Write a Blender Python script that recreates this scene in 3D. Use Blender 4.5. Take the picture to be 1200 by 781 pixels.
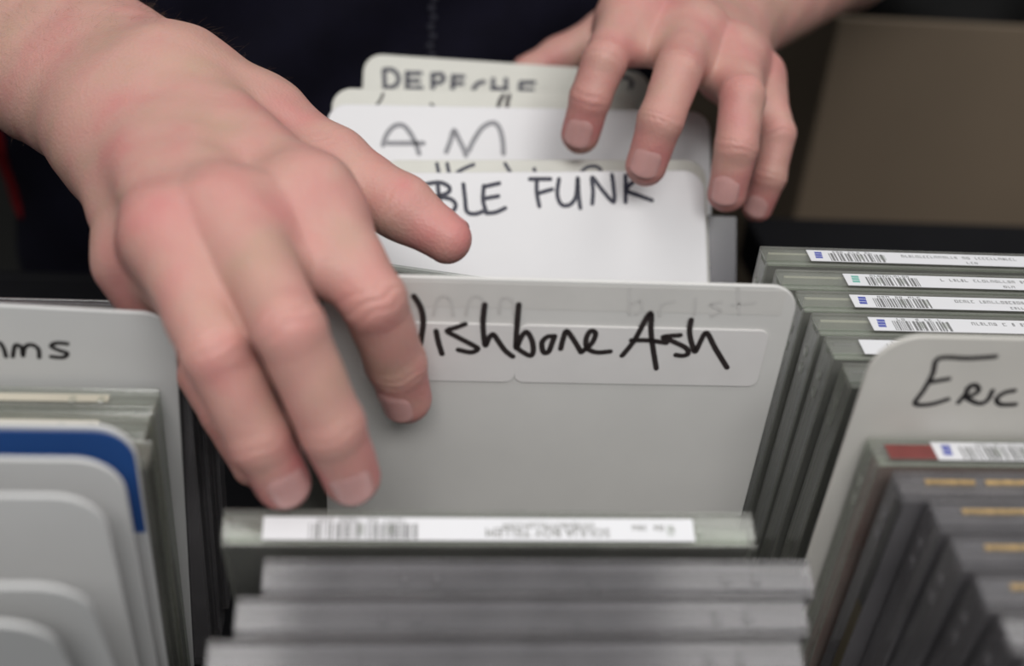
import bpy, math, random
import numpy as np
from math import radians, sin, cos, pi
from mathutils import Vector, Matrix
random.seed(7)
rng = np.random.default_rng(7)
for o in list(bpy.data.objects): bpy.data.objects.remove(o)
SC = bpy.context.scene
COL = SC.collection

# ------------------------------------------------------------------ camera, light, exposure
FPX = 1400.0
CAM = np.array([-0.0506, -0.3010, 0.3301])
_th, _ro, _ph = radians(32), radians(5), radians(-7)
CF = np.array([-sin(_ph)*cos(_th), cos(_ph)*cos(_th), -sin(_th)])
_r = np.array([cos(_ph), sin(_ph), 0.0]); _u = np.cross(_r, CF)
CX = _r*cos(_ro) + _u*sin(_ro); CY = -_r*sin(_ro) + _u*cos(_ro)
cam = bpy.data.cameras.new('camera'); camo = bpy.data.objects.new('camera', cam); COL.objects.link(camo)
cam.sensor_width = 36.0; cam.lens = 36.0*FPX/1200; cam.clip_start = 0.02
camo.matrix_world = Matrix(((CX[0], CY[0], -CF[0], CAM[0]), (CX[1], CY[1], -CF[1], CAM[1]), (CX[2], CY[2], -CF[2], CAM[2]), (0, 0, 0, 1)))
cam.dof.use_dof = True; cam.dof.focus_distance = 0.405; cam.dof.aperture_fstop = 5.2
SC.camera = camo
w = bpy.data.worlds.new('world'); SC.world = w; w.use_nodes = True
w.node_tree.nodes['Background'].inputs[0].default_value = (0.93, 0.97, 1.0, 1)
w.node_tree.nodes['Background'].inputs[1].default_value = 0.46
def area(name, loc, size, power, col, look):
    l = bpy.data.lights.new(name, 'AREA'); l.shape = 'RECTANGLE'; l.size, l.size_y = size; l.energy = power; l.color = col
    o = bpy.data.objects.new(name, l); COL.objects.link(o); o.location = loc
    o.rotation_euler = (Vector(look)-Vector(loc)).to_track_quat('-Z', 'Y').to_euler()
# two shop ceiling lamps and an added fill lamp, at ceiling height and facing straight down, all outside the picture
area('ceiling_light_left_offscreen', (-0.55, -0.45, 1.70), (0.7, 1.3), 13, (1.0, 0.97, 0.94), (-0.55, -0.4499, 0))
area('ceiling_light_right_offscreen', (0.75, 0.1, 1.70), (0.7, 1.3), 9, (1.0, 0.97, 0.94), (0.75, 0.1001, 0))
area('fill_light_front_offscreen', (0.05, -1.50, 1.70), (1.3, 0.7), 42, (1.0, 0.98, 0.96), (0.05, -1.4999, 0))  # unseen fill lamp, added to brighten the upright card faces from the camera side
SC.cycles.transparent_max_bounces = 40      # rays pass many layers of clear plastic
vs = SC.view_settings; vs.view_transform = 'Standard'; vs.look = 'None'; vs.gamma = 1; vs.exposure = -0.28; vs.use_curve_mapping = False

def aty(u, v, y):          # the point on the plane y = const that a photo measurement stands for
    d = CF + CX*(u-600)/FPX + CY*(390.5-v)/FPX
    return CAM + d*(y-CAM[1])/d[1]
def atz(u, v, z):
    d = CF + CX*(u-600)/FPX + CY*(390.5-v)/FPX
    return CAM + d*(z-CAM[2])/d[2]

# ------------------------------------------------------------------ materials
def mat(name, col, rough=0.5, var=0.0, scale=40, metal=0.0, spec=0.5, bump=0.0, bscale=200, col2=None):
    m = bpy.data.materials.new(name); m.use_nodes = True; nt = m.node_tree; b = nt.nodes['Principled BSDF']
    b.inputs['Roughness'].default_value = rough; b.inputs['Metallic'].default_value = metal
    b.inputs['Specular IOR Level'].default_value = spec
    tc = nt.nodes.new('ShaderNodeTexCoord')
    n = nt.nodes.new('ShaderNodeTexNoise'); n.inputs['Scale'].default_value = scale; n.inputs['Detail'].default_value = 5
    nt.links.new(tc.outputs['Object'], n.inputs['Vector'])
    r = nt.nodes.new('ShaderNodeValToRGB'); r.color_ramp.elements[0].position = .3; r.color_ramp.elements[1].position = .7
    c2 = col2 or tuple(max(0, c*(1-var)) for c in col)
    r.color_ramp.elements[0].color = (*c2, 1); r.color_ramp.elements[1].color = (*col, 1)
    nt.links.new(n.outputs['Fac'], r.inputs['Fac']); nt.links.new(r.outputs['Color'], b.inputs['Base Color'])
    if bump:
        n2 = nt.nodes.new('ShaderNodeTexNoise'); n2.inputs['Scale'].default_value = bscale; n2.inputs['Detail'].default_value = 4
        nt.links.new(tc.outputs['Object'], n2.inputs['Vector'])
        bp = nt.nodes.new('ShaderNodeBump'); bp.inputs['Strength'].default_value = bump; bp.inputs['Distance'].default_value = 0.002
        nt.links.new(n2.outputs['Fac'], bp.inputs['Height']); nt.links.new(bp.outputs['Normal'], b.inputs['Normal'])
    return m
def clear_mat(name, tint, haze, hz, rough=0.12):
    m = bpy.data.materials.new(name); m.use_nodes = True; nt = m.node_tree; nt.nodes.clear()
    out = nt.nodes.new('ShaderNodeOutputMaterial'); tr = nt.nodes.new('ShaderNodeBsdfTransparent'); tr.inputs[0].default_value = (*tint, 1)
    df = nt.nodes.new('ShaderNodeBsdfDiffuse'); df.inputs[0].default_value = (*haze, 1)
    gl = nt.nodes.new('ShaderNodeBsdfGlossy'); gl.inputs[0].default_value = (.9, .9, .9, 1); gl.inputs['Roughness'].default_value = rough
    tc = nt.nodes.new('ShaderNodeTexCoord'); n = nt.nodes.new('ShaderNodeTexNoise'); n.inputs['Scale'].default_value = 55; n.inputs['Detail'].default_value = 6
    nt.links.new(tc.outputs['Object'], n.inputs['Vector'])
    mr = nt.nodes.new('ShaderNodeMapRange'); mr.inputs['From Min'].default_value = .3; mr.inputs['From Max'].default_value = .75
    mr.inputs['To Min'].default_value = hz*.75; mr.inputs['To Max'].default_value = min(1, hz*1.35)
    nt.links.new(n.outputs['Fac'], mr.inputs['Value'])
    m1 = nt.nodes.new('ShaderNodeMixShader'); nt.links.new(mr.outputs[0], m1.inputs[0]); nt.links.new(tr.outputs[0], m1.inputs[1]); nt.links.new(df.outputs[0], m1.inputs[2])
    lw = nt.nodes.new('ShaderNodeLayerWeight'); lw.inputs[0].default_value = .5
    pw = nt.nodes.new('ShaderNodeMath'); pw.operation = 'POWER'; pw.inputs[1].default_value = 4.0; nt.links.new(lw.outputs['Facing'], pw.inputs[0])
    fr = nt.nodes.new('ShaderNodeMath'); fr.operation = 'MULTIPLY_ADD'; fr.inputs[1].default_value = .6; fr.inputs[2].default_value = .045; nt.links.new(pw.outputs[0], fr.inputs[0])
    m2 = nt.nodes.new('ShaderNodeMixShader'); nt.links.new(fr.outputs[0], m2.inputs[0]); nt.links.new(m1.outputs[0], m2.inputs[1]); nt.links.new(gl.outputs[0], m2.inputs[2])
    nt.links.new(m2.outputs[0], out.inputs[0]); return m
M = {}
M['card'] = mat('white_plastic_card', (.66, .65, .63), .45, .06, 30)
M['card_bright'] = mat('bright_white_card', (.69, .685, .70), .4, .04, 30)
M['card_cream'] = mat('cream_card', (.62, .615, .56), .45, .08, 30)
M['card_grey'] = mat('grey_card', (.58, .58, .575), .45, .06, 25)
M['card_worn'] = mat('worn_card', (.60, .58, .54), .5, .14, 25)
M['blue'] = mat('blue_print', (.018, .075, .26), .45, .1, 40)
M['tape'] = mat('label_tape', (.72, .70, .69), .35, .05, 60)
M['tape_old'] = mat('old_label_tape', (.64, .625, .60), .4, .08, 60)
M['ink'] = mat('black_marker', (.012, .010, .012), .5)
M['ink_brown'] = mat('faded_black_marker', (.028, .020, .020), .55, .3, 300)
M['ink_navy'] = mat('navy_marker', (.012, .013, .035), .5)
M['ink_grey'] = mat('grey_marker', (.26, .26, .28), .5, .15, 200)
M['ink_ghost'] = mat('rubbed_out_marker', (.585, .57, .55), .5, .08, 120)
M['clear'] = clear_mat('clear_polystyrene', (.88, .90, .88), (.60, .59, .54), .13, .14)
M['clear_dark'] = clear_mat('scuffed_polystyrene', (.76, .76, .77), (.43, .41, .42), .15, .12)
M['clear_smoke'] = clear_mat('smoky_polystyrene', (.40, .39, .42), (.075, .07, .085), .6, .2)
M['tray_grey'] = mat('grey_tray', (.48, .49, .43), .35, .1)
M['tray_black'] = mat('black_tray', (.012, .012, .014), .3)
M['tray_clear'] = clear_mat('clear_tray', (.6, .62, .6), (.34, .345, .33), .45, .15)
M['paper_white'] = mat('white_paper', (.62, .61, .59), .6, .05)
M['paper_cream'] = mat('cream_paper', (.52, .48, .39), .6, .05)
M['paper_dark'] = mat('dark_paper', (.03, .03, .035), .5, .3)
M['paper_red'] = mat('red_paper', (.22, .05, .045), .5, .3, 120)
M['paper_gold'] = mat('gold_paper', (.50, .33, .13), .45, .6, 330)
M['paper_olive'] = mat('olive_paper', (.07, .055, .03), .5, .3)
M['paper_grey'] = mat('grey_paper', (.16, .15, .16), .5, .3)
M['sticker'] = mat('white_sticker', (.70, .70, .72), .4, .03)
M['print_blue'] = mat('blue_sticker_print', (.07, .09, .36), .5)
M['print_teal'] = mat('teal_sticker_print', (.18, .42, .36), .5)
M['print_grey'] = mat('dark_sticker_print', (.17, .17, .17), .5)
M['print_olive'] = mat('olive_sticker_print', (.05, .05, .03), .5)
M['bin'] = mat('black_laminate', (.006, .006, .0075), .75, .2, spec=.15)
M['box'] = mat('brown_cardboard', (.175, .130, .088), .75, .12, 6, bump=.1)
M['box2'] = mat('ochre_cardboard', (.20, .145, .070), .75, .15, 6, bump=.1)
M['floor'] = mat('dark_floor', (.015, .014, .012), .6, .3, 3)
M['wall'] = mat('dark_wall', (.03, .025, .02), .8, .2, 3)
M['navy'] = mat('navy_fabric', (.0085, .0078, .0190), .85, .3, 60, spec=.2, bump=.25, bscale=900)
M['zip'] = mat('zip_metal', (.05, .05, .07), .45, .3, 300)
M['red'] = mat('red_fabric', (.22, .008, .012), .8, .2, 60, spec=.2)
M['bag'] = mat('black_nylon', (.006, .006, .006), .8, .3, 40, spec=.2)
M['denim'] = mat('dark_trousers', (.012, .013, .02), .9, .3, 60)
M['hair'] = mat('arm_hair', (.20, .13, .075), .5)
def nail_mat():
    m = mat('nail', (.60, .335, .315), .26, .14, 110, spec=.5)
    m.node_tree.nodes['Principled BSDF'].inputs['Subsurface Weight'].default_value = .15
    m.node_tree.nodes['Principled BSDF'].inputs['Subsurface Radius'].default_value = (.003, .001, .0006)
    return m
M['nail'] = nail_mat()
def skin_mat():
    m = bpy.data.materials.new('skin'); m.use_nodes = True; nt = m.node_tree; b = nt.nodes['Principled BSDF']
    at = nt.nodes.new('ShaderNodeAttribute'); at.attribute_name = 'tint'
    tc = nt.nodes.new('ShaderNodeTexCoord')
    n = nt.nodes.new('ShaderNodeTexNoise'); n.inputs['Scale'].default_value = 52; n.inputs['Detail'].default_value = 6
    nt.links.new(tc.outputs['Object'], n.inputs['Vector'])
    ad = nt.nodes.new('ShaderNodeMath'); ad.operation = 'MULTIPLY_ADD'; ad.inputs[1].default_value = 1.4; ad.inputs[2].default_value = -.70
    nt.links.new(n.outputs['Fac'], ad.inputs[0])
    s = nt.nodes.new('ShaderNodeMath'); s.operation = 'ADD'; s.use_clamp = True
    nt.links.new(at.outputs['Fac'], s.inputs[0]); nt.links.new(ad.outputs[0], s.inputs[1])
    r = nt.nodes.new('ShaderNodeValToRGB'); e = r.color_ramp.elements
    e[0].position = 0.0; e[0].color = (.46, .30, .225, 1); e[1].position = 1.0; e[1].color = (.54, .20, .195, 1)
    k = e.new(.4); k.color = (.52, .29, .245, 1)
    nt.links.new(s.outputs[0], r.inputs['Fac']); nt.links.new(r.outputs['Color'], b.inputs['Base Color'])
    b.inputs['Roughness'].default_value = .48; b.inputs['Specular IOR Level'].default_value = .35
    b.inputs['Subsurface Weight'].default_value = .25; b.inputs['Subsurface Radius'].default_value = (.006, .002, .001)
    b.inputs['Subsurface Scale'].default_value = 1.0
    v = nt.nodes.new('ShaderNodeTexVoronoi'); v.inputs['Scale'].default_value = 900
    nt.links.new(tc.outputs['Object'], v.inputs['Vector'])
    n3 = nt.nodes.new('ShaderNodeTexNoise'); n3.inputs['Scale'].default_value = 260; n3.inputs['Detail'].default_value = 4
    nt.links.new(tc.outputs['Object'], n3.inputs['Vector'])
    a2 = nt.nodes.new('ShaderNodeMath'); a2.operation = 'ADD'; nt.links.new(v.outputs['Distance'], a2.inputs[0]); nt.links.new(n3.outputs['Fac'], a2.inputs[1])
    bp = nt.nodes.new('ShaderNodeBump'); bp.inputs['Strength'].default_value = .22; bp.inputs['Distance'].default_value = .0006
    nt.links.new(a2.outputs[0], bp.inputs['Height']); nt.links.new(bp.outputs['Normal'], b.inputs['Normal'])
    return m
M['skin'] = skin_mat()

# ------------------------------------------------------------------ mesh helpers
class MB:
    def __init__(s): s.v = []; s.f = []
    def box(s, x0, x1, y0, y1, z0, z1, c=0.0):
        i = len(s.v)
        if c <= 0:
            s.v += [(x, y, z) for z in (z0, z1) for y in (y0, y1) for x in (x0, x1)]
            s.f += [tuple(i+k for k in q) for q in ((0, 2, 3, 1), (4, 5, 7, 6), (0, 1, 5, 4), (2, 6, 7, 3), (0, 4, 6, 2), (1, 3, 7, 5))]
        else:      # box with chamfered edges: three inset faces pairs joined
            for z in (z0, z1):
                for y in (y0, y1):
                    for x in (x0, x1):
                        sx = c if x == x0 else -c; sy = c if y == y0 else -c; sz = c if z == z0 else -c
                        s.v += [(x, y+sy, z+sz), (x+sx, y, z+sz), (x+sx, y+sy, z)]
            V = lambda ix, iy, iz, a: i + (iz*4+iy*2+ix)*3 + a
            for k in (0, 1):
                q = [(k, 0, 0), (k, 1, 0), (k, 1, 1), (k, 0, 1)]; s.f.append(tuple(V(*t, 0) for t in (q if k else q[::-1])))
                q = [(0, k, 0), (1, k, 0), (1, k, 1), (0, k, 1)]; s.f.append(tuple(V(*t, 1) for t in (q[::-1] if k else q)))
                q = [(0, 0, k), (1, 0, k), (1, 1, k), (0, 1, k)]; s.f.append(tuple(V(*t, 2) for t in (q if k else q[::-1])))
            for a in (0, 1):
                for b in (0, 1):
                    f = (V(0, a, b, 1), V(1, a, b, 1), V(1, a, b, 2), V(0, a, b, 2)); s.f.append(f if a != b else f[::-1])
                    f = (V(a, 0, b, 0), V(a, 1, b, 0), V(a, 1, b, 2), V(a, 0, b, 2)); s.f.append(f if a == b else f[::-1])
                    f = (V(a, b, 0, 0), V(a, b, 1, 0), V(a, b, 1, 1), V(a, b, 0, 1)); s.f.append(f if a != b else f[::-1])
                    for d in (0, 1):
                        f = (V(a, b, d, 0), V(a, b, d, 1), V(a, b, d, 2)); s.f.append(f if (a+b+d) % 2 else f[::-1])
        return s
    def mesh(s, name, m, smooth=False):
        me = bpy.data.meshes.new(name); me.from_pydata(s.v, [], s.f)
        me.materials.append(m)
        if smooth: me.polygons.foreach_set('use_smooth', [True]*len(me.polygons))
        me.update(); return me
def link(name, me, parent=None):
    o = bpy.data.objects.new(name, me); COL.objects.link(o)
    if parent: o.parent = parent
    return o
def tag(o, label=None, cat=None, group=None, kind=None):
    if label: o['label'] = label
    if cat: o['category'] = cat
    if group: o['group'] = group
    if kind: o['kind'] = kind
    return o

# ------------------------------------------------------------------ the setting
ZF = -0.82
ZR = .012      # the right-hand row stands on a thin riser
def struct(name, mb, m): return tag(link(name, mb.mesh(name, M[m])), kind='structure')
struct('floor', MB().box(-2.5, 2.5, -2, 3.2, ZF-.05, ZF), 'floor')
struct('wall_left', MB().box(-2.55, -2.5, -2, 3.25, ZF, 1.8), 'wall')
struct('wall_right', MB().box(2.5, 2.55, -2, 3.25, ZF, 1.8), 'wall')
struct('wall_back', MB().box(-2.5, 2.5, 3.2, 3.25, ZF, 1.8), 'wall')

# cd bin: a black laminate browser bin on a plinth
bin_ = tag(bpy.data.objects.new('browser_bin', None), 'black laminate browser bin holding the rows of cd cases', 'bin'); COL.objects.link(bin_); bin_.location = (0, 0, ZF)
def binpart(n, *b): o = link(n, MB().box(*b, .0015).mesh(n, M['bin']), bin_); o.location = (0, 0, -ZF); return o
binpart('bottom_panel', -.46, .46, -.20, .268, -.018, 0)
binpart('back_panel', -.46, .46, .268, .276, -.030, 0)
binpart('front_panel', -.46, .46, -.20, -.188, 0, .035)
binpart('side_panel', -.472, -.46, -.20, .276, -.018, .035)
binpart('side_panel', .46, .472, -.20, .276, -.018, .035)
binpart('back_ledge', .175, .46, .276, .370, -.030, 0)
binpart('riser', .1005, .245, -.150, .084, 0, ZR)
binpart('plinth', -.44, .44, -.17, .28, ZF, -.018)

# open cardboard cartons standing behind the bin
def carton(x0, x1, y0, y1, z0, z1, m, label, group=None, open_=True):
    r = tag(bpy.data.objects.new('cardboard_box', None), label, 'box', group); COL.objects.link(r)
    r.location = ((x0+x1)/2, (y0+y1)/2, z0)
    hx, hy, h, t = (x1-x0)/2, (y1-y0)/2, z1-z0, .005
    def p(n, *b): link(n, MB().box(*b, .0012).mesh(n, M[m]), r)
    p('front_wall', -hx, hx, -hy, -hy+t, 0, h); p('back_wall', -hx, hx, hy-t, hy, 0, h)
    p('side_wall', -hx, -hx+t, -hy+t, hy-t, 0, h); p('side_wall', hx-t, hx, -hy+t, hy-t, 0, h)
    p('bottom', -hx+t, hx-t, -hy+t, hy-t, 0, t)
    if not open_: p('top_flap', -hx+t, -.0008, -hy+t, hy-t, h-t, h); p('top_flap', .0008, hx-t, -hy+t, hy-t, h-t, h)
    return r
carton(.288, .80, .58, .98, ZF, -.37, 'box', 'closed brown cardboard box under the open brown box', open_=False)
carton(.288, .80, .58, .98, -.37, .068, 'box', 'large open brown cardboard box behind the cd bin')
carton(.34, .440, 1.05, 1.35, ZF, -.40, 'box2', 'closed ochre cardboard box under another ochre box', open_=False)
carton(.34, .440, 1.05, 1.35, -.40, -.02, 'box2', 'ochre cardboard box behind the hand gripping the dividers')

# ------------------------------------------------------------------ divider cards
class Frame:          # a card or case standing on the bin bottom: lean a (top towards the camera), yaw, in-plane roll
    def __init__(s, x, yb, a, yaw=0.0, roll=0.0, z=0.0, zb=0.0):
        yb = yb - math.tan(radians(a))*(z-zb if a < 0 else 0)
        s.mat = Matrix.Translation((x, yb, z)) @ Matrix.Rotation(radians(yaw), 4, 'Z') @ Matrix.Rotation(radians(a), 4, 'X') @ Matrix.Rotation(radians(roll), 4, 'Y')
    def px(s, u, v, yl):            # photo measurement -> local (x, z) on the face y = yl
        inv = np.array(s.mat.inverted()); o = inv[:3, :3] @ CAM + inv[:3, 3]
        d = inv[:3, :3] @ (CF + CX*(u-600)/FPX + CY*(390.5-v)/FPX)
        t = (yl-o[1])/d[1]; p = o + d*t; return p[0], p[2]
CT = .0013
def rounded_plate(x0, x1, z0, z1, y0, y1, r, rb=None, n=8, bev=.00035):
    rb = r if rb is None else rb; pts = []
    for cx, cz, a0, rr in ((x1-r, z1-r, 0, r), (x0+r, z1-r, 90, r), (x0+rb, z0+rb, 180, rb), (x1-rb, z0+rb, 270, rb)):
        for k in range(n+1):
            a = radians(a0+90*k/n); pts.append((cx+rr*cos(a), cz+rr*sin(a), cos(a), sin(a)))
    mb = MB(); N = len(pts)
    for (y, ins) in ((y0, bev), (y0+math.copysign(bev, y1-y0), 0), (y1-math.copysign(bev, y1-y0), 0), (y1, bev)):
        mb.v += [(p[0]-p[2]*ins, y, p[1]-p[3]*ins) for p in pts]
    for l in range(3):
        for k in range(N): mb.f.append((l*N+k, l*N+(k+1) % N, (l+1)*N+(k+1) % N, (l+1)*N+k))
    mb.f.append(tuple(range(N))[::-1]); mb.f.append(tuple(3*N+k for k in range(N)))
    return mb
def stroke_mesh(name, strokes, m, y=-.0001):
    mb = MB()
    for pts, wd in strokes:
        pts = smooth_line(pts); r = wd/2
        n = len(pts)
        for i, (x, z) in enumerate(pts):
            k = 10; b = len(mb.v); yy = y-.000004*(i % 7)
            mb.v += [(x+r*cos(2*pi*j/k), yy, z+r*sin(2*pi*j/k)) for j in range(k)]; mb.f.append(tuple(b+j for j in range(k)))
        for i in range(n-1):
            (xa, za), (xb, zb) = pts[i], pts[i+1]; L = math.hypot(xb-xa, zb-za) or 1e-9
            nx, nz = -(zb-za)/L*r, (xb-xa)/L*r; b = len(mb.v)
            mb.v += [(xa+nx, y-.00003, za+nz), (xa-nx, y-.00003, za-nz), (xb-nx, y-.00003, zb-nz), (xb+nx, y-.00003, zb+nz)]; mb.f.append((b, b+1, b+2, b+3))
    return mb.mesh(name, m)
def smooth_line(p):
    if len(p) < 3: return p
    out = []
    for i in range(len(p)-1):
        a = p[max(0, i-1)]; b = p[i]; c = p[i+1]; d = p[min(len(p)-1, i+2)]
        for k in range(4):
            t = k/4; out.append(tuple(.5*(2*b[j]+(c[j]-a[j])*t+(2*a[j]-5*b[j]+4*c[j]-d[j])*t*t+(3*b[j]-a[j]-3*c[j]+d[j])*t**3) for j in (0, 1)))
    out.append(p[-1]); return out
def writing(parent, fr, strokes, wpx, m, yl=0.0, name='writing', scale=None):
    """strokes measured on the photo, laid on the card face in its own plane"""
    x0, z0 = fr.px(strokes[0][0][0], strokes[0][0][1], yl); x1, z1 = fr.px(strokes[0][0][0]+10, strokes[0][0][1], yl)
    wd = wpx*math.hypot(x1-x0, z1-z0)/10
    return link(name, stroke_mesh(name, [([fr.px(u, v, yl) for u, v in s], wd) for s in strokes], m, yl-.00006), parent)
def divider(label, x0, x1, yb, a, H, m, yaw=0, roll=0, r=.009, zb=0):
    fr = Frame((x0+x1)/2, yb, a, yaw, roll, z=abs(sin(radians(roll)))*(x1-x0)/2 + (CT*sin(radians(-a)) if a < 0 else 0) + zb)
    e = bpy.data.objects.new('divider_card', None); COL.objects.link(e); e.matrix_world = fr.mat
    tag(e, label, 'divider', 'divider cards in the cd bin')
    hw = (x1-x0)/2
    link('card', rounded_plate(-hw, hw, 0, H, 0, CT, r, .002).mesh('card', M[m]), e)     # writing face at y = 0, card behind it
    return e, fr
def plate(parent, name, x0, x1, z0, z1, m, r=.002, th=.00012, y=0.0):
    return link(name, rounded_plate(x0, x1, z0, z1, y, y-th, r, n=4, bev=.00003).mesh(name, M[m]), parent)

# middle row, from the back to the opened gap
d1, f1 = divider('cream divider card lettered DEPECHE, rearmost of the gripped dividers', -.0683, .0717, .1650, -35, .160, 'card_cream', roll=1.2)
S = [[(450, 82), (451, 104)], [(450, 82), (460, 82), (467, 90), (464, 100), (451, 104)],
     [(477, 85), (477, 104)], [(477, 86), (493, 86)], [(477, 95), (491, 95)], [(477, 104), (494, 103)],
     [(507, 87), (507, 108)], [(507, 88), (517, 87), (520, 93), (515, 97), (508, 97)],
     [(531, 89), (530, 110)], [(531, 90), (543, 90)], [(530, 98), (542, 98)], [(530, 109), (544, 109)],
     [(567, 96), (560, 98), (555, 105), (558, 112), (566, 113)],
     [(578, 93), (577, 113)], [(593, 93), (593, 114)], [(577, 104), (593, 105)],
     [(610, 97), (609, 116)], [(610, 97), (626, 97)], [(610, 106), (624, 106)], [(609, 116), (626, 116)]]
writing(d1, f1, S, 5.4, M['ink_navy'])
writing(d1, f1, [[(725, 93), (733, 90), (741, 97), (738, 103)]], 4.5, M['ink_navy'], name='writing')
d2, f2 = divider('cream divider card with brown pen marks in front of the DEPECHE card', -.0738, .0662, .1250, -35, .160, 'card_cream', roll=-1.6)
for k in ([[(449, 110), (446, 117), (441, 124)]], [[(590, 112), (586, 118), (584, 126)]], [[(597, 112), (595, 118), (594, 126)]], [[(505, 122), (508, 124)]]):
    writing(d2, f2, k, 3.2 if k[0][0][0] < 580 else 5, M['ink_brown'], name='pen_mark')
d3, f3 = divider('wide white divider card with grey letters A M', -.0760, .0955, .1060, -35, .160, 'card_bright', roll=-1.2)
writing(d3, f3, [[(449, 170), (453, 158), (462, 148), (472, 147), (480, 155), (487, 168), (491, 180)], [(455, 168), (475, 168), (496, 168)],
                 [(523, 178), (528, 165), (532, 153), (538, 164), (544, 176), (546, 182)], [(549, 177), (556, 163), (566, 149), (578, 144), (585, 150), (589, 164), (590, 180)]], 6.2, M['ink_grey'])
d4, f4 = divider('cream divider card with half hidden lettering just behind the FUNK card', -.0512, .0888, .0724, -35, .1498, 'card_cream', roll=-2.2)
writing(d4, f4, [[(512, 192), (514, 202)], [(524, 192), (526, 202)], [(555, 193), (545, 197), (536, 202)], [(592, 192), (598, 202)], [(626, 198), (627, 203)], [(680, 203), (688, 196), (698, 195), (704, 199)]], 4.5, M['ink_navy'])
d5, f5 = divider('bright white divider card lettered BLE FUNK', -.0546, .0854, .0555, -35, .1512, 'card_bright', roll=-2.6)
writing(d5, f5, [[(499, 216), (515, 214), (526, 219), (525, 226), (510, 231)], [(513, 217), (516, 248)], [(510, 231), (527, 233), (534, 240), (530, 248), (517, 252)],
                 [(543, 216), (545, 234), (547, 248), (556, 251), (566, 248)],
                 [(567, 218), (566, 235), (570, 249)], [(567, 219), (585, 215)], [(567, 233), (584, 230)], [(570, 250), (581, 249), (592, 244)],
                 [(621, 210), (645, 210)], [(629, 211), (629, 226), (632, 242)], [(630, 227), (647, 222)],
                 [(655, 210), (653, 228), (658, 240), (668, 240), (675, 230), (677, 209), (678, 228), (680, 244)],
                 [(694, 239), (695, 224), (694, 208), (705, 222), (719, 237), (719, 220), (717, 205)],
                 [(733, 206), (733, 237)], [(751, 206), (734, 222), (748, 229), (764, 235)]], 5.2, M['ink_navy'])
# the tall card in the middle
d6, f6 = divider('off-white divider card lettered Wishbone Ash on taped labels', -.0694, .0716, .0088, 3.5, .160, 'card', r=.009)
def px_rect(fr, u0, v0, u1, v1, yl=0.0):
    a = fr.px(u0, v0, yl); b = fr.px(u1, v1, yl); return min(a[0], b[0]), max(a[0], b[0]), min(a[1], b[1]), max(a[1], b[1])
X = px_rect(f6, 400, 327, 925, 372); t0 = plate(d6, 'label_strip', -.0645, .0665, X[2]+.0006, .1585, 'tape_old', r=.001, th=.0001)
Y = px_rect(f6, 414, 372, 606, 450); t1 = plate(d6, 'label_strip', -.0600, -.0128, Y[2]+.001, Y[3]-.0012, 'tape', r=.003, th=.0005)
t2 = plate(d6, 'label_strip', -.0128, .0640, Y[2]+.001, Y[3]-.0012, 'tape', r=.003, th=.0005)
tag(t0, 'old label strip with rubbed-out writing')
WS = [[(485, 347), (493, 360), (496, 376), (494, 395), (491, 412)], [(511, 388), (514, 402), (518, 415)],
      [(545, 380), (534, 384), (524, 388), (536, 395), (553, 404), (560, 409), (552, 413), (537, 410)],
      [(568, 357), (566, 378), (567, 395), (569, 405), (573, 396), (578, 392), (584, 400), (592, 411), (601, 418)],
      [(608, 357), (606, 380), (605, 395), (605, 408), (611, 395), (617, 389), (623, 398), (625, 410), (622, 417), (613, 413), (606, 408)],
      [(650, 394), (641, 395), (635, 402), (637, 413), (643, 412), (647, 402), (650, 394)], [(657, 409), (660, 397), (664, 388), (672, 398), (681, 413)],
      [(681, 413), (693, 403), (698, 391), (692, 388), (687, 397), (688, 408), (699, 413), (715, 412)],
      [(729, 417), (744, 398), (762, 367), (763, 392), (769, 432)], [(740, 399), (760, 399), (781, 402)],
      [(797, 393), (777, 395), (788, 400), (804, 408), (806, 415), (799, 417), (792, 416)],
      [(810, 375), (808, 390), (812, 407), (815, 412), (821, 400), (828, 390), (838, 408), (852, 431)]]
writing(d6, f6, WS, 7.0, M['ink_brown'], yl=-.00052)
writing(d6, f6, [[(508, 369), (512, 352), (520, 347), (528, 352), (531, 369)], [(546, 369), (550, 352), (558, 347), (567, 353), (568, 368)], [(585, 367), (588, 350), (600, 352), (603, 368)]], 4.5, M['ink_ghost'], yl=-.00012, name='rubbed_out_writing')
writing(d6, f6, [[(738, 338), (738, 368)], [(740, 357), (750, 352), (753, 362), (745, 368)], [(773, 370), (776, 357), (790, 353)], [(815, 350), (814, 368)], [(845, 354), (832, 357), (845, 364), (834, 370)], [(865, 338), (866, 368)], [(858, 357), (885, 355)]], 4.5, M['ink_ghost'], yl=-.00012, name='rubbed_out_writing')

# right row
d7, f7 = divider('off-white divider card lettered ERIC', .0768, .2168, -.0351, 4, .160, 'card_worn', r=.013, zb=ZR)
writing(d7, f7, [[(1167, 418), (1135, 420), (1100, 420), (1093, 438), (1082, 458), (1072, 473), (1090, 474), (1111, 468)], [(1090, 448), (1112, 444)],
                 [(1137, 452), (1131, 462), (1123, 472)], [(1133, 456), (1142, 451), (1147, 457), (1140, 463), (1131, 465), (1143, 472), (1151, 473)], [(1163, 458), (1158, 468), (1151, 473)],
                 [(1189, 458), (1178, 460), (1168, 467), (1172, 474), (1190, 474)]], 6.2, M['ink'])
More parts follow.
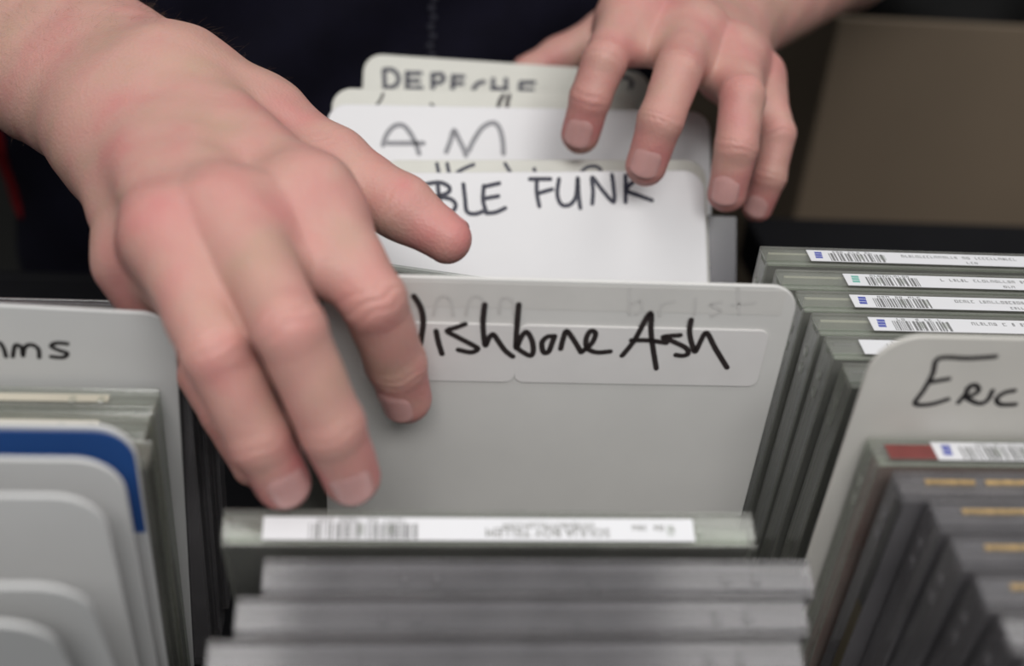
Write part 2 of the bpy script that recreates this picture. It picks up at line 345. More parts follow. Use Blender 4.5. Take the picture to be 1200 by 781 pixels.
# left row
d8, f8 = divider('grey-white divider card ending in the handwritten letters ams', -.2555, -.1155, -.0036, 2, .150, 'card_grey', roll=2.0, r=.009)
writing(d8, f8, [[(-12, 416), (-8, 404), (0, 402), (5, 410), (7, 418)], [(15, 418), (18, 405), (25, 407), (27, 417), (29, 407), (37, 404), (45, 409), (46, 419)],
                 [(79, 403), (66, 402), (60, 406), (70, 411), (79, 414), (74, 419), (60, 418)]], 5.6, M['ink'])
d9, f9 = divider('divider card with a deep blue printed header', -.2521, -.1121, -.0476, 5, .150, 'card_grey', r=.010)
hd = rounded_plate(-.0695, .0695, .113, .1485, 0, -.00025, .0092, .0005); link('blue_header', hd.mesh('blue_header', M['blue']), d9)
cw = MB()  # pale wedge at the end of the header
cw = MB(); cw.v = [(-.0695, -.00032, .108), (-.0440, -.00032, .108), (-.0480, -.00032, .148), (-.0695, -.00032, .148)]; cw.f = [(0, 1, 2, 3)]; link('header_wedge', cw.mesh('header_wedge', M['paper_cream']), d9)
divider('blank pale grey divider card right in front of the blue-headed card', -.2528, -.1128, -.0520, 8, .150, 'card_grey', r=.011)
divider('blank pale grey divider card, second in front of the blue-headed card', -.2546, -.1146, -.0592, 10, .150, 'card_grey', r=.011)
divider('blank pale grey divider card, third in front of the blue-headed card', -.2538, -.1138, -.0625, 18, .150, 'card_grey', r=.011)
divider('blank pale grey divider card, fourth in front of the blue-headed card', -.2594, -.1194, -.0650, 20.5, .150, 'card_grey', r=.011)

# ------------------------------------------------------------------ cd cases
CW, CH, CD = .142, .125, .0104
hw = CW/2
def case_meshes(tag_, shell):
    b = MB()      # base: back plate (towards the camera) and four low walls
    b.box(-hw, hw, -CD, -CD+.0012, 0, CH-.0006, .0003)
    b.box(-hw+.0008, hw-.0006, -CD+.0012, -.0034, CH-.0022, CH-.0010, .0002); b.box(-hw+.0008, hw-.0006, -CD+.0012, -.0034, .0010, .0022, .0002)
    b.box(-hw, -hw+.0011, -CD+.0012, -.0034, .0022, CH-.0022, .0002); b.box(hw-.0011, hw, -CD+.0012, -.0034, .0022, CH-.0022, .0002)
    l = MB()      # lid: front plate, top and bottom rails, four booklet tabs
    l.box(-hw, hw, -.0012, 0, 0, CH+.0004, .0003)
    l.box(-hw, hw, -.0086, -.0012, CH-.0010, CH, .0002); l.box(-hw, hw, -.0090, -.0012, 0, .0010, .0002)
    l.box(-hw, -hw+.0010, -.0036, -.0012, .001, CH-.001, .0002)
    for x in (-hw+.022, hw-.034):
        l.box(x, x+.010, -.0034, -.0026, CH-.0045, CH-.001, .0002); l.box(x, x+.010, -.0034, -.0026, .001, .0045, .0002)
    for x in (-.0365, -.0285, .0465, .0545): l.box(x, x+.0022, -.0072, -.0040, CH-.0004, CH+.0005, .0004)
    for z in (CH-.014, CH-.021, .016): l.box(-hw-.0006, -hw+.0004, -.0058, -.0030, z, z+.0035, .0004)
    t = MB()      # tray: floor, rim, hub, finger ledge
    t.box(-hw+.0016, hw-.012, -.0090, -.0080, .0026, CH-.0026, .0002)
    t.box(-hw+.0016, hw-.012, -.0080, -.0048, CH-.0050, CH-.0026, .0003); t.box(-hw+.0016, hw-.012, -.0080, -.0048, .0026, .0050, .0003)
    t.box(-hw+.0016, -hw+.0050, -.0080, -.0048, .0050, CH-.0050, .0003); t.box(hw-.0130, hw-.0016, -.0090, -.0044, .0026, CH-.0026, .0003)
    k = 16; i = len(t.v)
    for y in (-.0080, -.0042): t.v += [(-.004+.0085*cos(2*pi*j/k), y, CH/2+.0085*sin(2*pi*j/k)) for j in range(k)]
    t.f += [(i+j, i+(j+1) % k, i+k+(j+1) % k, i+k+j) for j in range(k)]; t.f.append(tuple(i+k+j for j in range(k))); t.f.append(tuple(i+j for j in range(k))[::-1])
    return b.mesh('base', shell), l.mesh('lid', shell), t
B_CLEAR, L_CLEAR, T_ = case_meshes('clear', M['clear'])
B_DARK, L_DARK, _ = case_meshes('dark', M['clear_dark'])
B_SMOKE, L_SMOKE, _ = case_meshes('smoke', M['clear_smoke'])
SHELL = {'clear': (B_CLEAR, L_CLEAR), 'dark': (B_DARK, L_DARK), 'smoke': (B_SMOKE, L_SMOKE)}
TRAY = {k: T_.mesh('tray', M[k]) for k in ('tray_grey', 'tray_black', 'tray_clear')}
PAPER = {}
def paper(kind, m):
    if (kind, m) not in PAPER:
        b = MB()
        if kind == 'inlay':
            b.box(-hw+.0013, hw-.0013, -.00915, -.00902, .0024, CH-.0024); b.box(-hw+.0012, -hw+.0014, -.0090, -.0038, .0024, CH-.0024); b.box(hw-.0014, hw-.0012, -.0090, -.0038, .0024, CH-.0024)
        else: b.box(-hw+.003, hw-.016, -.0028, -.0014, .0022, CH-.0015)
        PAPER[(kind, m)] = b.mesh(kind, M[m])
    return PAPER[(kind, m)]
def text_mesh(s, size, m):
    cu = bpy.data.curves.new('t', 'FONT'); cu.body = s; cu.size = size; cu.resolution_u = 2
    o = bpy.data.objects.new('t', cu); COL.objects.link(o); bpy.context.view_layer.update()
    me = bpy.data.meshes.new_from_object(o.evaluated_get(bpy.context.evaluated_depsgraph_get())); bpy.data.objects.remove(o)
    me.materials.clear(); me.materials.append(m); return me
def marks(x0, x1, y0, y1, z, rnd):        # rows of tiny unreadable print, upright letters as little bars
    b = MB(); x = x0
    while x < x1:
        if rnd.random() < .16: x += .0016; continue
        wv = rnd.uniform(.0007, .0012); h = y1-y0
        b.box(x, x+.00028, y0, y1, z, z+.00003); q = rnd.random()
        if q < .7: b.box(x, x+wv, y0, y0+.00026, z, z+.00003)
        if q > .3: b.box(x, x+wv, y1-.00026, y1, z, z+.00003)
        if q > .5: b.box(x+wv-.00028, x+wv, y0, y1, z, z+.00003)
        x += wv+.0005
    return b
def sticker(parent, x0, x1, rnd, swatch=None, bars=(.008, .030), text=(.045, .095), two=True, y0=-.0088, y1=-.0016, word=None, inkm='print_grey'):
    z = CH+.0001; st = MB().box(x0, x1, y0, y1, z-.0002, z, 0); s = link('sticker', st.mesh('sticker', M['sticker']), parent)
    if swatch:
        b = MB(); xx = x0+.0022
        for k in range(3): b.box(xx+.0002*k, xx+.0026+.0002*k, y0+.0018+.0015*k, y0+.0030+.0015*k, z, z+.00004)
        link('colour_mark', b.mesh('colour_mark', M[swatch]), s)
    if bars:
        b = MB(); x = x0+bars[0]
        while x < x0+bars[1]:
            wv = rnd.choice((.0003, .0003, .0006, .0009)); b.box(x, x+wv, y0+.0003, y1-.0018, z, z+.00004); x += wv+rnd.choice((.00035, .0004, .0008))
        link('barcode', b.mesh('barcode', M['print_grey']), s)
        b = marks(x0+bars[0]+.002, x0+bars[1]-.003, y1-.0015, y1-.0004, z, rnd); link('barcode_digits', b.mesh('barcode_digits', M['print_grey']), s)
    if text and word is None:
        b = marks(x0+text[0], x0+text[1], y1-.0032, y1-.0016, z, rnd); link('small_print', b.mesh('small_print', M[inkm]), s)
        if two: b = marks(x0+text[0]+.02, x0+text[0]+.027, y0+.0009, y0+.0022, z, rnd); link('small_print', b.mesh('small_print', M[inkm]), s)
    if word:
        b = marks(x1-.020, x1-.005, -.0056, -.0042, z, rnd); link('small_print', b.mesh('small_print', M[inkm]), s)
        for wd_, size, xr, yy in word:
            o = link('print', text_mesh(wd_, size, M[inkm]), s); o.rotation_euler = (0, 0, pi); o.location = (xr, yy, z+.00006)
    return s
CASES = []
def case(label, xc, yb, a, tray='tray_grey', inlay='paper_grey', book='paper_white', shell='clear', roll=0, yaw=0, group='cd cases in the bin', zb=0):
    z = zb + CD*max(0, sin(radians(a))) + abs(sin(radians(roll)))*hw
    fr = Frame(xc, yb, a, yaw, roll, z)
    e = bpy.data.objects.new('cd_case', None); COL.objects.link(e); e.matrix_world = fr.mat; tag(e, label, 'cd case', group)
    link('base', SHELL[shell][0], e); link('lid', SHELL[shell][1], e)
    link('tray', TRAY[tray], e); link('inlay', paper('inlay', inlay), e)
    if book: link('booklet', paper('booklet', book), e)
    return e, fr
R_ = random.Random(3)
# middle row, the front pile leaning forward
e, fr = case('clear cd case with a long white barcode sticker leaning before the Wishbone Ash divider', -.0213, -.0098, 22, inlay='paper_dark', book='paper_grey')
sticker(e, -hw+.0105, hw-.0170, R_, None, (.012, .040), None, y0=-.0088, y1=-.0022,
        word=[('SOULJA BOY TELLEM', .0036, .0310, -.0052), ('SOULJABOYTELLEM.COM', .0022, .0270, -.0036)], inkm='print_olive')
case('plain clear cd case right in front of the white-stickered leaning case', -.0095, -.0214, 24.5, 'tray_clear', 'paper_grey', 'paper_grey', 'dark')
case('plain clear cd case, second in front of the white-stickered leaning case', -.0147, -.0335, 25, 'tray_clear', 'paper_grey', 'paper_grey', 'dark')
case('plain clear cd case, third in front of the white-stickered leaning case', -.0196, -.0460, 25.5, 'tray_clear', 'paper_dark', 'paper_grey', 'dark')
case('plain clear cd case, fourth in front of the white-stickered leaning case', -.0205, -.0582, 26, 'tray_clear', 'paper_grey', 'paper_grey', 'dark')
# behind the Wishbone Ash card
case('tilted cd case with dark insert behind the Wishbone Ash divider', -.0165, .0245, -9, 'tray_black', 'paper_dark', 'paper_grey', roll=7)
# between the gripped dividers
case('cd case pressed between the FUNK divider and the cream card behind it', .0, .0700, -35, 'tray_black', 'paper_dark', 'paper_grey', 'smoke')
case('dark cd case sticking out sideways past the FUNK divider', .0262, .0868, -35, 'tray_black', 'paper_dark', 'paper_dark', 'smoke')
case('dark cd case right behind the grey lettered A M divider', .002, .1222, -35, 'tray_black', 'paper_dark', 'paper_grey', 'smoke')
case('dark cd case second behind the grey lettered A M divider', .001, .1398, -35, 'tray_black', 'paper_dark', 'paper_grey', 'smoke')
case('dark cd case right in front of the DEPECHE divider', .000, .1630, -35, 'tray_black', 'paper_dark', 'paper_grey', 'smoke')
# right row behind ERIC
ords = ['seventh', 'sixth', 'fifth', 'fourth', 'third', 'second', 'first']
RB = [(.1513, .0732, 3), (.1524, .0576, 3.5), (.1556, .0443, 4), (.1567, .0311, 4.5), (.1570, .0183, 5), (.1577, .0040, 5.5), (.1590, -.0089, 6)]
looks = ['blue-marked barcode sticker', 'teal-marked barcode sticker', 'blue-marked barcode sticker', 'blue-marked barcode sticker', 'white sticker', 'plain top', 'plain top']
for i, (x, y, a) in enumerate(RB):
    e, fr = case('clear cd case with %s, %s case behind the ERIC divider' % (looks[i], ords[i]), x, y, a, 'tray_grey' if i < 5 else 'tray_clear', 'paper_grey', 'paper_cream' if i < 4 else 'paper_grey', zb=ZR)
    if i < 4: sticker(e, -hw+[.0165, .0235, .0180, .0185][i], hw-.017, R_, 'print_teal' if i == 1 else 'print_blue', (.0075, .0265), (.0345, .080))
    elif i == 4: sticker(e, -hw+.0105, hw-.017, R_, None, (.0085, .030), (.045, .095))
    elif i == 5: sticker(e, -hw+.016, hw-.017, R_, None, (.012, .030), (.045, .095))
# right row in front of ERIC
ords2 = ['first', 'second', 'third', 'fourth', 'fifth', 'sixth', 'seventh']
RA = [(.1531, -.0366, 4), (.1550, -.0492, 5), (.1605, -.0598, 5.5), (.1609, -.0711, 6.5), (.1616, -.0825, 7.5), (.1621, -.0935, 8.5), (.1622, -.1042, 9.5)]
looks2 = ['barcode sticker and red paper'] + ['gold paper edge']*6
for i, (x, y, a) in enumerate(RA):
    e, fr = case('clear cd case with %s, %s in front of the ERIC divider' % (looks2[i], ords2[i]), x, y, a, 'tray_grey' if i == 0 else 'tray_black', 'paper_red' if i == 0 else 'paper_grey', 'paper_grey', 'clear' if i == 0 else 'dark', zb=ZR)
    if i == 0:
        link('red_strip', MB().box(-hw+.004, -hw+.0175, -.0084, -.0028, CH-.0003, CH+.00006).mesh('red_strip', M['paper_red']), e)
        sticker(e, -hw+.0175, hw-.017, R_, 'print_blue', (.0075, .040), (.05, .095))
    else:
        g = MB(); xx = -hw+.008
        while xx < hw-.02: L = R_.uniform(.008, .022); g.box(xx, xx+L, -.0046, -.0030, CH-.0008, CH+.00005); xx += L+.003
        link('gold_edge', g.mesh('gold_edge', M['paper_gold']), e)
        if i == 1:
            link('spine_label', MB().box(-hw-.00025, -hw, -.0102, -.0066, .082, .1225).mesh('spine_label', M['tray_black']), e)
            link('spine_label', MB().box(-hw-.00025, -hw, -.0102, -.0066, .010, .0815).mesh('spine_label', M['paper_olive']), e)
# left row
for i, (x, yb, a) in enumerate([(-.1800, .0095, 1.0), (-.1790, .0225, 0), (-.1780, .036, -1.5)]):
    case('clear cd case, %s behind the divider ending in ams' % ords2[i], x, yb, a, 'tray_grey', 'paper_grey', 'paper_cream', 'dark')
for i, (x, yb, a) in enumerate([(-.1869, -.0058, 2.2), (-.1872, -.0168, 2.8)]):
    e, fr = case('clear cd case with cream paper edge, %s in front of the divider ending in ams' % ords2[i], x, yb, a, 'tray_clear', 'paper_cream', 'paper_cream')
    link('paper_edge', MB().box(-hw+.003, hw-.0135, -.0062, -.0030, CH-.0002, CH+.00006).mesh('paper_edge', M['paper_cream']), e)
for i, (x, yb, a) in enumerate([(-.1845, -.0280, 3.2)]):
    case('clear cd case right behind the blue-headed divider', x, yb, a, 'tray_clear', 'paper_grey', 'paper_grey')

# ------------------------------------------------------------------ the person: implicit surfaces
def smin(a, b, k):
    h = np.clip(.5+.5*(b-a)/k, 0, 1); return b+(a-b)*h - k*h*(1-h)
def cone(p, a, b, ra, rb):
    ab = b-a; t = np.clip(((p-a)@ab)/(ab@ab), 0, 1); return np.linalg.norm(p-a-t[:, None]*ab, axis=1)-(ra+(rb-ra)*t)
def chain(p, pts, rad, k):
    d = None
    for i in range(len(pts)-1):
        c = cone(p, pts[i], pts[i+1], rad[i], rad[i+1]); d = c if d is None else smin(d, c, k)
    return d
def polygonise(sdf, lo, hi, h):
    lo = np.array(lo, float); n = [int(math.ceil((b-a)/h/8))*8+1 for a, b in zip(lo, hi)]
    nb = [(k-1)//8 for k in n]
    g = np.stack(np.meshgrid(*[np.arange(k) for k in nb], indexing='ij'), -1).reshape(-1, 3)
    dc = sdf(lo+(g*8+4)*h); near = np.abs(dc) < 8*h*.5*1.74*1.35
    F = np.empty(n, np.float32); up = np.repeat(np.repeat(np.repeat(dc.reshape(nb), 8, 0), 8, 1), 8, 2)
    F[:-1, :-1, :-1] = up; F[-1] = 1; F[:, -1] = 1; F[:, :, -1] = 1
    loc = np.stack(np.meshgrid(*[np.arange(9)]*3, indexing='ij'), -1).reshape(-1, 3)
    gn = g[near]
    for s in range(0, len(gn), 200):
        ix = (gn[s:s+200, None, :]*8+loc[None]).reshape(-1, 3); F[ix[:, 0], ix[:, 1], ix[:, 2]] = sdf(lo+ix*h)
    I = F < 0
    cs = sum(I[a:n[0]-1+a, b:n[1]-1+b, c:n[2]-1+c].astype(np.int8) for a in (0, 1) for b in (0, 1) for c in (0, 1))
    act = np.argwhere((cs > 0) & (cs < 8)); idx = np.full(cs.shape, -1, np.int32); idx[act[:, 0], act[:, 1], act[:, 2]] = np.arange(len(act))
    acc = np.zeros((len(act), 3)); cnt = np.zeros(len(act))
    for ax in range(3):
        o = [q for q in range(3) if q != ax]
        for b in (0, 1):
            for c in (0, 1):
                p0 = act.copy(); p0[:, o[0]] += b; p0[:, o[1]] += c; p1 = p0.copy(); p1[:, ax] += 1
                f0 = F[p0[:, 0], p0[:, 1], p0[:, 2]]; f1 = F[p1[:, 0], p1[:, 1], p1[:, 2]]; m = (f0 < 0) != (f1 < 0)
                t = np.where(m, f0/np.where(m, f0-f1, 1), 0); q = p0.astype(float); q[:, ax] += t; acc[m] += q[m]; cnt[m] += 1
    V = lo+acc/np.maximum(cnt, 1)[:, None]*h
    Q = []
    for ax in range(3):
        o = [(ax+1) % 3, (ax+2) % 3]
        sl0 = [slice(1, -1)]*3; sl1 = [slice(1, -1)]*3; sl0[ax] = slice(0, -1); sl1[ax] = slice(1, None)
        A, B = I[tuple(sl0)], I[tuple(sl1)]; e = np.argwhere(A != B); ins = A[e[:, 0], e[:, 1], e[:, 2]]
        base = e.copy(); base[:, o[0]] += 1; base[:, o[1]] += 1
        q = []
        for d0, d1 in ((-1, -1), (0, -1), (0, 0), (-1, 0)):
            c = base.copy(); c[:, o[0]] += d0; c[:, o[1]] += d1; q.append(idx[c[:, 0], c[:, 1], c[:, 2]])
        q = np.stack(q, 1); q[~ins] = q[~ins][:, ::-1]; Q.append(q)
    Q = np.concatenate(Q); Q = Q[(Q >= 0).all(1)]
    return V, Q
def grad(sdf, V, e=4e-4):
    G = np.stack([sdf(V+d)-sdf(V-d) for d in np.eye(3)*e], 1); L = np.linalg.norm(G, axis=1, keepdims=True); return G/np.maximum(L, 1e-12), L[:, 0]/(2*e)
def project(sdf, V, it=2):
    for _ in range(it):
        G, L = grad(sdf, V); V = V-G*np.clip(sdf(V)/np.maximum(L, .3), -.002, .002)[:, None]
    return V
def subdivide(V, Q):
    E = np.sort(np.concatenate([Q[:, [i, (i+1) % 4]] for i in range(4)]), axis=1)
    key = E[:, 0].astype(np.int64)*len(V)+E[:, 1]; u, inv = np.unique(key, return_inverse=True)
    ev = (V[u//len(V)]+V[u % len(V)])/2; nE = len(V)+inv.reshape(4, -1).T; fc = V[Q].mean(1); nF = len(V)+len(u)+np.arange(len(Q))
    NV = np.concatenate([V, ev, fc])
    NQ = np.concatenate([np.stack([Q[:, i], nE[:, i], nF, nE[:, (i+3) % 4]], 1) for i in range(4)])
    return NV, NQ
def np_mesh(name, V, Q, m):
    me = bpy.data.meshes.new(name); me.vertices.add(len(V)); me.vertices.foreach_set('co', V.astype(np.float32).ravel())
    me.loops.add(Q.size); me.loops.foreach_set('vertex_index', Q.astype(np.int32).ravel())
    me.polygons.add(len(Q)); me.polygons.foreach_set('loop_start', np.arange(0, Q.size, 4, dtype=np.int32))
    me.update(calc_edges=True); me.validate(); me.polygons.foreach_set('use_smooth', np.ones(len(me.polygons), bool)); me.materials.append(m); return me

# left of the picture: the person's right hand, fingers hooked over the leaning cases
P = lambda u, v, y: aty(u, v, y)
HL = {
 'index': ([P(366, 232, .010), P(437, 352, -.018), P(464, 425, -.012), P(476, 466, -.009)], [.0112, .0092, .0087, .0077]),
 'middle': ([P(270, 255, -.004), P(338, 385, -.050), P(388, 500, -.054), P(412, 559, -.051)], [.0112, .0091, .0085, .0077]),
 'ring': ([P(196, 275, -.006), P(252, 410, -.048), P(303, 515, -.053), P(332, 566, -.051)], [.0108, .0088, .0083, .0074]),
 'little': ([P(156, 305, .013), P(222, 410, .002), P(266, 486, -.014), P(298, 545, -.020)], [.0096, .0080, .0074, .0066]),
 'thumb': ([P(300, 150, .078), P(388, 190, .058), P(470, 243, .042), P(524, 280, .033)], [.0165, .0112, .0098, .0078])}
WL_r, WL_u = P(212, 112, .085), P(130, 166, .076)
FL = [P(172, 132, .085), P(78, 72, .135), P(-16, 12, .185), P(-130, -60, .25)]
HR = {
 'index': ([P(738, 14, .198), P(708, 72, .160), P(692, 115, .154), P(680, 158, .154)], [.0112, .0090, .0085, .0078]),
 'middle': ([P(812, 36, .190), P(794, 86, .144), P(774, 142, .128), P(757, 194, .126)], [.0114, .0094, .0088, .0081]),
 'ring': ([P(862, 66, .184), P(870, 114, .144), P(863, 172, .131), P(852, 226, .129)], [.0110, .0090, .0086, .0079]),
 'little': ([P(888, 94, .188), P(911, 156, .158), P(902, 206, .150), P(888, 243, .150)], [.0098, .0076, .0071, .0064]),
 'thumb': ([P(790, 5, .262), P(712, 38, .290), P(655, 68, .286), P(618, 84, .280)], [.0150, .0112, .0098, .0080])}
WR_r, WR_u = P(800, 0, .275), P(858, 40, .270)
FR = [P(836, 22, .275), P(905, -22, .335), P(985, -70, .42)]
TOCAM = lambda p: (CAM-p)/np.linalg.norm(CAM-p)
def make_hand(H, wr, wu, fore, side_r):
    names = ('index', 'middle', 'ring', 'little'); ws = [wr, wr*.66+wu*.34, wr*.33+wu*.67, wu]
    # palm side: away from the back of the hand
    mc = [H[n][0][0] for n in names]; across = mc[0]-mc[3]; along = mc[1]-(wr+wu)/2
    dors = np.cross(across, along); dors /= np.linalg.norm(dors)
    if dors @ TOCAM(mc[1]) < 0: dors = -dors
    fax = fore[-1]-fore[0]; fax = fax/np.linalg.norm(fax); fs = (wr-wu); fs = fs-fax*(fs@fax); fs = fs/np.linalg.norm(fs)
    def sdf(p):
        d = None
        for n in names:
            q, r = H[n]; c = chain(p, q, r, .0016)
            d = c if d is None else smin(d, c, .0016)
        q, r = H['thumb']; th = chain(p, q, r, .005)
        pm = None
        for n, wq in zip(names, ws):
            a = H[n][0][0]; rr = H[n][1][0]
            c = cone(p, wq+dors*.003, a+dors*.0010, .0145, rr*.84); c = smin(c, cone(p, wq-dors*.006, a-dors*.011, .0135, rr*.92), .008)
            pm = c if pm is None else smin(pm, c, .011)
        for n, m_ in zip(names[:-1], names[1:]):      # webs between neighbouring fingers
            a0, a1 = H[n][0][0], H[n][0][1]; b0, b1 = H[m_][0][0], H[m_][0][1]; f_ = .46
            pm = smin(pm, cone(p, (a0+b0)/2-dors*.003, (a0*(1-f_)+a1*f_+b0*(1-f_)+b1*f_)/2-dors*.0045, .0098, .0062), .009)
        pm = smin(pm, cone(p, q[0], (H['index'][0][0]*.6+q[1]*.4)-dors*.008, .012, .007), .010)
        pm = smin(pm, cone(p, wr, q[0], .015, .0150), .012); th = smin(th, cone(p, wr, q[0], .013, .0145), .010)
        d = smin(d, pm, .012); d = smin(d, th, .007)
        fa = None
        for s_, r0 in ((-1, 1.0), (0, 1.02), (1, 1.0)):
            pts = [f+fs*s_*w_ for f, w_ in zip(fore, side_r[1])]; c = chain(p, pts, [x*r0 for x in side_r[0]], .003); fa = c if fa is None else smin(fa, c, .012)
        return smin(d, fa, .018)
    return sdf, dors
sdfL, dorL = make_hand(HL, WL_r, WL_u, FL, ([.0185, .021, .025, .029], [.0125, .0130, .0135, .015]))
sdfR, dorR = make_hand(HR, WR_r, WR_u, FR, ([.0175, .021, .026], [.0125, .0130, .0135]))
def finish(sdf, H, dors, lo, hi, h):
    V, Q = polygonise(sdf, lo, hi, h); V = project(sdf, V, 2); V, Q = subdivide(V, Q); V = project(sdf, V, 1); N, _ = grad(sdf, V)
    tint = np.full(len(V), .40); disp = np.zeros(len(V))
    for n, (q, r) in H.items():
        for j in range(4):
            dd = np.linalg.norm(V-q[j], axis=1)
            if j == 0 and n == 'thumb': continue
            amp, sg = ((.18, .014), (.14, .011), (.09, .010), (.32, .012))[j]
            tint += amp*np.exp(-((np.maximum(dd-r[j], 0))/sg)**2*2.2)*.9
            if j in (1, 2):
                t = q[j+1]-q[j-1]; t = t/np.linalg.norm(t); s = (V-q[j])@t; k = np.clip(N@TOCAM(q[j]), 0, 1)
                near = np.exp(-(np.linalg.norm(V-q[j], axis=1)/(r[j]*1.7))**4)
                wob = s+.0006*np.sin((V@np.array([410., 530., 350.])))
                for c0, am in ((-.0034, .00036), (0, .00058), (.0032, .00036)) if j == 1 else ((-.0013, .0003), (.0015, .00034)):
                    disp -= am*near*k*np.exp(-((wob-c0)/.0006)**2)
    # tendons and faint relief over the back of the hand
    disp += .00018*np.sin(V@np.array([260., 190., -140.]))*np.sin(V@np.array([-120., 310., 220.]))
    V = V+N*disp[:, None]; return V, Q, np.clip(tint, 0, .95)
VL, QL, TL = finish(sdfL, HL, dorL, (-.27, -.068, .06), (-.015, .235, .245), .00135)
VR, QR, TR = finish(sdfR, HR, dorR, (-.015, .105, .07), (.27, .40, .245), .0015)
# upper arms and trunk under the clothes
EL, ER = FL[-1], FR[-1]
SHL, SHR = np.array([-.27, .45, .50]), np.array([.12, .45, .50])
EL2, ER2 = np.array([-.40, .37, .215]), np.array([.285, .475, .20])
TC = np.array([-.075, .452, 0])
TY = radians(13)
def trunk(p, g):
    q = p-TC; q = np.stack([q[:, 0]*cos(TY)+q[:, 1]*sin(TY), -q[:, 0]*sin(TY)+q[:, 1]*cos(TY), q[:, 2]], 1); d = None
    for z0, z1, hx0, hx1, rr in ((-.12, .18, .105, .105, .105), (.18, .44, .105, .125, .105)):
        c = None
        for s in (-1, 0, 1):
            k = cone(q, np.array([s*hx0, 0, z0]), np.array([s*hx1, 0, z1]), rr+g, rr+g); c = k if c is None else smin(c, k, .04)
        d = c if d is None else smin(d, c, .05)
    return d
def sdfT(p):
    d = trunk(p, -.012)
    for a, b, c, e in ((FL[-2], FL[-1], EL2, SHL), (FR[-2], FR[-1], ER2, SHR)):
        d = smin(d, chain(p, [a, b, c, e], [.026, .0405, .044, .050], .012), .03)
    return smin(d, cone(p, TC+np.array([0, 0, .5]), TC+np.array([0, -.01, .62]), .06, .055), .05)
VT, QT = polygonise(sdfT, (-.50, .10, -.26), (.40, .66, .70), .009)
person = tag(bpy.data.objects.new('person', None), 'person in a navy zipped jacket flipping through the cd dividers with both hands', 'person'); COL.objects.link(person); person.location = (TC[0], TC[1], ZF)
def pchild(name, me, parent=person): o = link(name, me, parent); o.location = -person.location if parent is person else (0, 0, 0); return o
nL, nR = len(VL), len(VR)
body_me = np_mesh('body', np.concatenate([VL, VR, VT]), np.concatenate([QL, QR+nL, QT+nL+nR]), M['skin'])
at_ = body_me.attributes.new('tint', 'FLOAT', 'POINT'); at_.data.foreach_set('value', np.concatenate([TL, TR, np.full(len(VT), .34)]).astype(np.float32))
body = pchild('body', body_me)
tag(body, 'bare forearms and hands')
# nails
def nail(q, r, hint, wide=1.0, length=.0118, twist=0):
    sdf = lambda p: chain(p, q, r, .0016)
    t = q[3]-q[2]; t /= np.linalg.norm(t); n = hint-t*(hint@t); n /= np.linalg.norm(n); s = np.cross(t, n)
    if twist: a = radians(twist); n, s = n*cos(a)+s*sin(a), s*cos(a)-n*sin(a)
    NU, NV = 15, 15; pts = []; c0 = q[3]+t*(r[3]*.42)
    for j in range(NV):
        v = j/(NV-1); back = length*(1-v)
        for i in range(NU):
            u = 2*i/(NU-1)-1
            rb = (.0058 if v < .5 else .0036)*(1-math.sqrt(max(0, 1-min(1, abs(u))**2.2)))
            tt = -back + (rb if v < .5 else -rb)*abs(2*v-1)
            ph = u*radians(56)*wide; pts.append((c0+t*tt, n*cos(ph)+s*sin(ph)))
    O = np.array([a for a, b in pts]); D = np.array([b for a, b in pts]); X_ = O+D*.016
    for _ in range(24): X_ = X_-D*(np.clip(sdf(X_), -.002, .004)*.8)[:, None]
    vv = np.repeat(np.arange(NV)/(NV-1), NU); uu = np.tile(2*np.arange(NU)/(NU-1)-1, NV)
    lift = .00042*np.clip((1-np.abs(uu))*6, 0, 1)*np.clip(vv*5, 0, 1)+.00035*np.clip((vv-.8)*5, 0, 1)*(1-uu**2)-.00012
    X_ = X_+D*lift[:, None]; Q = []
    for j in range(NV-1):
        for i in range(NU-1): a = j*NU+i; Q.append((a, a+1, a+NU+1, a+NU))
    Xb = X_-D*.0009; V = np.concatenate([X_, Xb]); Q = np.array(Q); Qb = Q[:, ::-1]+NU*NV; rim = []
    bd = [i for i in range(NU)]+[j*NU+NU-1 for j in range(1, NV)]+[(NV-1)*NU+i for i in range(NU-2, -1, -1)]+[j*NU for j in range(NV-2, 0, -1)]
    for a, b in zip(bd, bd[1:]+bd[:1]): rim.append((b, a, a+NU*NV, b+NU*NV))
    me = np_mesh('nail', V, np.concatenate([Q, Qb, np.array(rim)]), M['nail']); return pchild('nail', me)
for H, sd, tw in ((HL, sdfL, {'index': 40, 'middle': 8, 'ring': -6, 'little': -8}), (HR, sdfR, {'index': 8, 'middle': 4, 'ring': 8, 'little': 5})):
    for n in ('index', 'middle', 'ring', 'little'):
        q, r = H[n]; nail(q, r, TOCAM(q[3]), .82, .0130 if n != 'little' else .0105, tw[n])
for H, sd in ((HL, sdfL), (HR, sdfR)):
    q, r = H['thumb']; nail(q, r, np.array([0, .95, .3]), .95, .012)
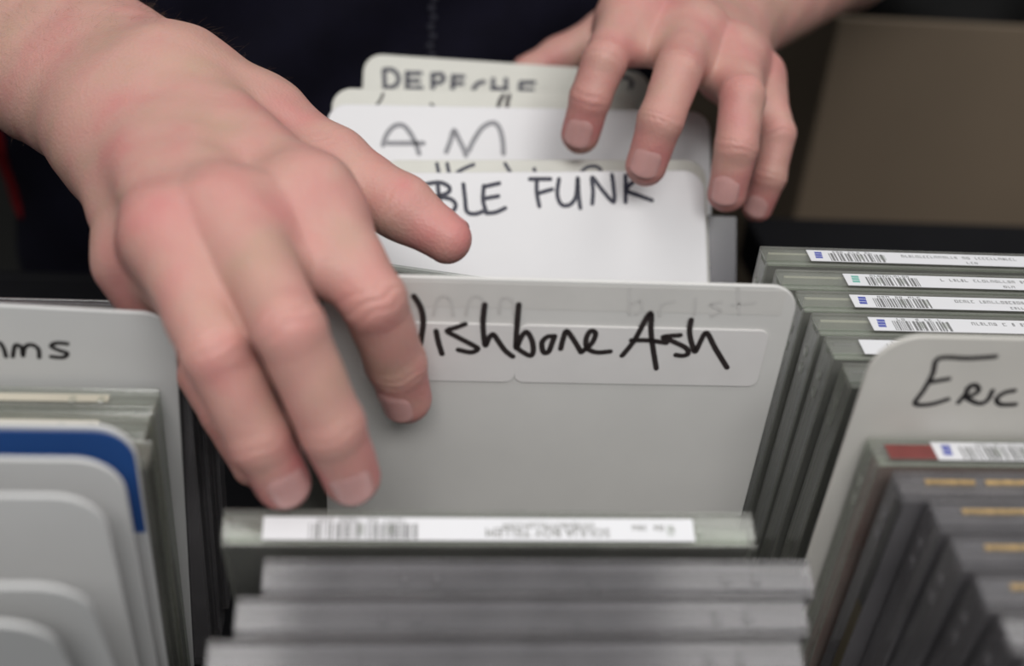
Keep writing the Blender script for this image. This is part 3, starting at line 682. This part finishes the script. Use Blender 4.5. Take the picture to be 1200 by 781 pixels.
# fine hair on the forearm
pick = VL[(VL[:, 1] > .085)]; Nn, _ = grad(sdfL, pick); sel = rng.choice(len(pick), 4500)
hb = MB(); fx = FL[0]-FL[2]; fx /= np.linalg.norm(fx)
for i in sel:
    p, n = pick[i], Nn[i]
    if n[2] < -.5 or rng.random() > min(1, (p[1]-.075)/.05): continue
    d = n*.30+fx*.55+rng.normal(0, .28, 3); d /= np.linalg.norm(d); L = rng.uniform(.004, .009); s = np.cross(d, n); s /= np.linalg.norm(s); w_ = 2.2e-5
    for k in range(3):
        a = p+d*L*k/3-n*.0012*(k/3)**2+n*.0002; b = len(hb.v); ww = w_*(1-k/3.2); hb.v += [tuple(a+s*ww), tuple(a-s*ww*.5+n*ww), tuple(a-s*ww*.5-n*ww)]
        if k:
            for m_ in range(3): hb.f.append((b-3+m_, b-3+(m_+1) % 3, b+(m_+1) % 3, b+m_))
tag(pchild('arm_hair', hb.mesh('arm_hair', M['hair'])), kind='stuff')
# jacket with rolled short sleeves
def sdfJ(p):
    d = trunk(p, .012)
    for a, c in ((EL2, SHL), (ER2, SHR)):
        d = smin(d, cone(p, a*.92+c*.08, c, .056, .068), .035)
    w_ = .0035*np.sin(p@np.array([38., 6., 24.])+2*np.sin(p@np.array([9., 4., 22.])))+.002*np.sin(p@np.array([-61., 10., 72.]))
    return d+w_
VJ, QJ = polygonise(sdfJ, (-.52, .29, -.30), (.42, .70, .66), .007); VJ = project(sdfJ, VJ, 2)
jk = pchild('jacket', np_mesh('jacket', VJ, QJ, M['navy']))
def on_jacket(x, z):
    p = np.array([[x, .20, z]])
    for _ in range(60): p[0, 1] += float(sdfJ(p)[0])*.7
    return p[0]
zb = MB()
for k in range(90):
    z = -.12+k*.0055; p = on_jacket(-.031+.0012*(k % 2), z); zb.box(p[0]-.0016, p[0]+.0016, p[1]-.0016, p[1]+.002, z, z+.0026, .0004)
zo = link('zip', zb.mesh('zip', M['zip']), jk)
def sdfRed(p): return np.maximum(sdfJ(p)-.003, np.maximum(np.abs(p[:, 2]-.015)-.032, p[:, 0]+.268))
VS, QS = polygonise(sdfRed, (-.36, .30, -.05), (-.24, .62, .08), .004)
tag(link('side_trim', np_mesh('side_trim', VS, QS, M['red']), jk), 'red fabric trim')
# trousers
def sdfP(p):
    q = p-TC; d = None
    for s in (-1, 1):
        c = chain(q, [np.array([s*.085, 0, -.10]), np.array([s*.10, -.01, -.45]), np.array([s*.11, .01, ZF+.065])], [.115, .085, .062], .03); d = c if d is None else smin(d, c, .03)
    return d
VP_, QP_ = polygonise(sdfP, (-.32, .33, ZF+.0), (.20, .64, .05), .012); pchild('trousers', np_mesh('trousers', VP_, QP_, M['denim']))

# a black bag slumped in the open carton
def sdfB(p):
    q = p-np.array([.55, .76, -.10]); d = None
    for a, b, r in (((-.13, -.06, .0), (-.13, -.06, .14), .10), ((.10, -.05, .0), (.10, -.05, .16), .11), ((-.02, .06, 0), (-.02, .05, .20), .11)):
        k = cone(q, np.array(a), np.array(b), r, r); d = k if d is None else smin(d, k, .06)
    return d+.006*np.sin(p@np.array([40., 20., 55.]))+.004*np.sin(p@np.array([-70., 45., 20.]))
VB, QB = polygonise(sdfB, (.20, .45, -.40), (.90, 1.05, .40), .010)
# settle it on the carton bottom
VB = VB-np.array([0, 0, 0]); tag(link('black_bag', np_mesh('black_bag', VB, QB, M['bag'])), 'black soft bag stuffed into the open brown cardboard box', 'bag')
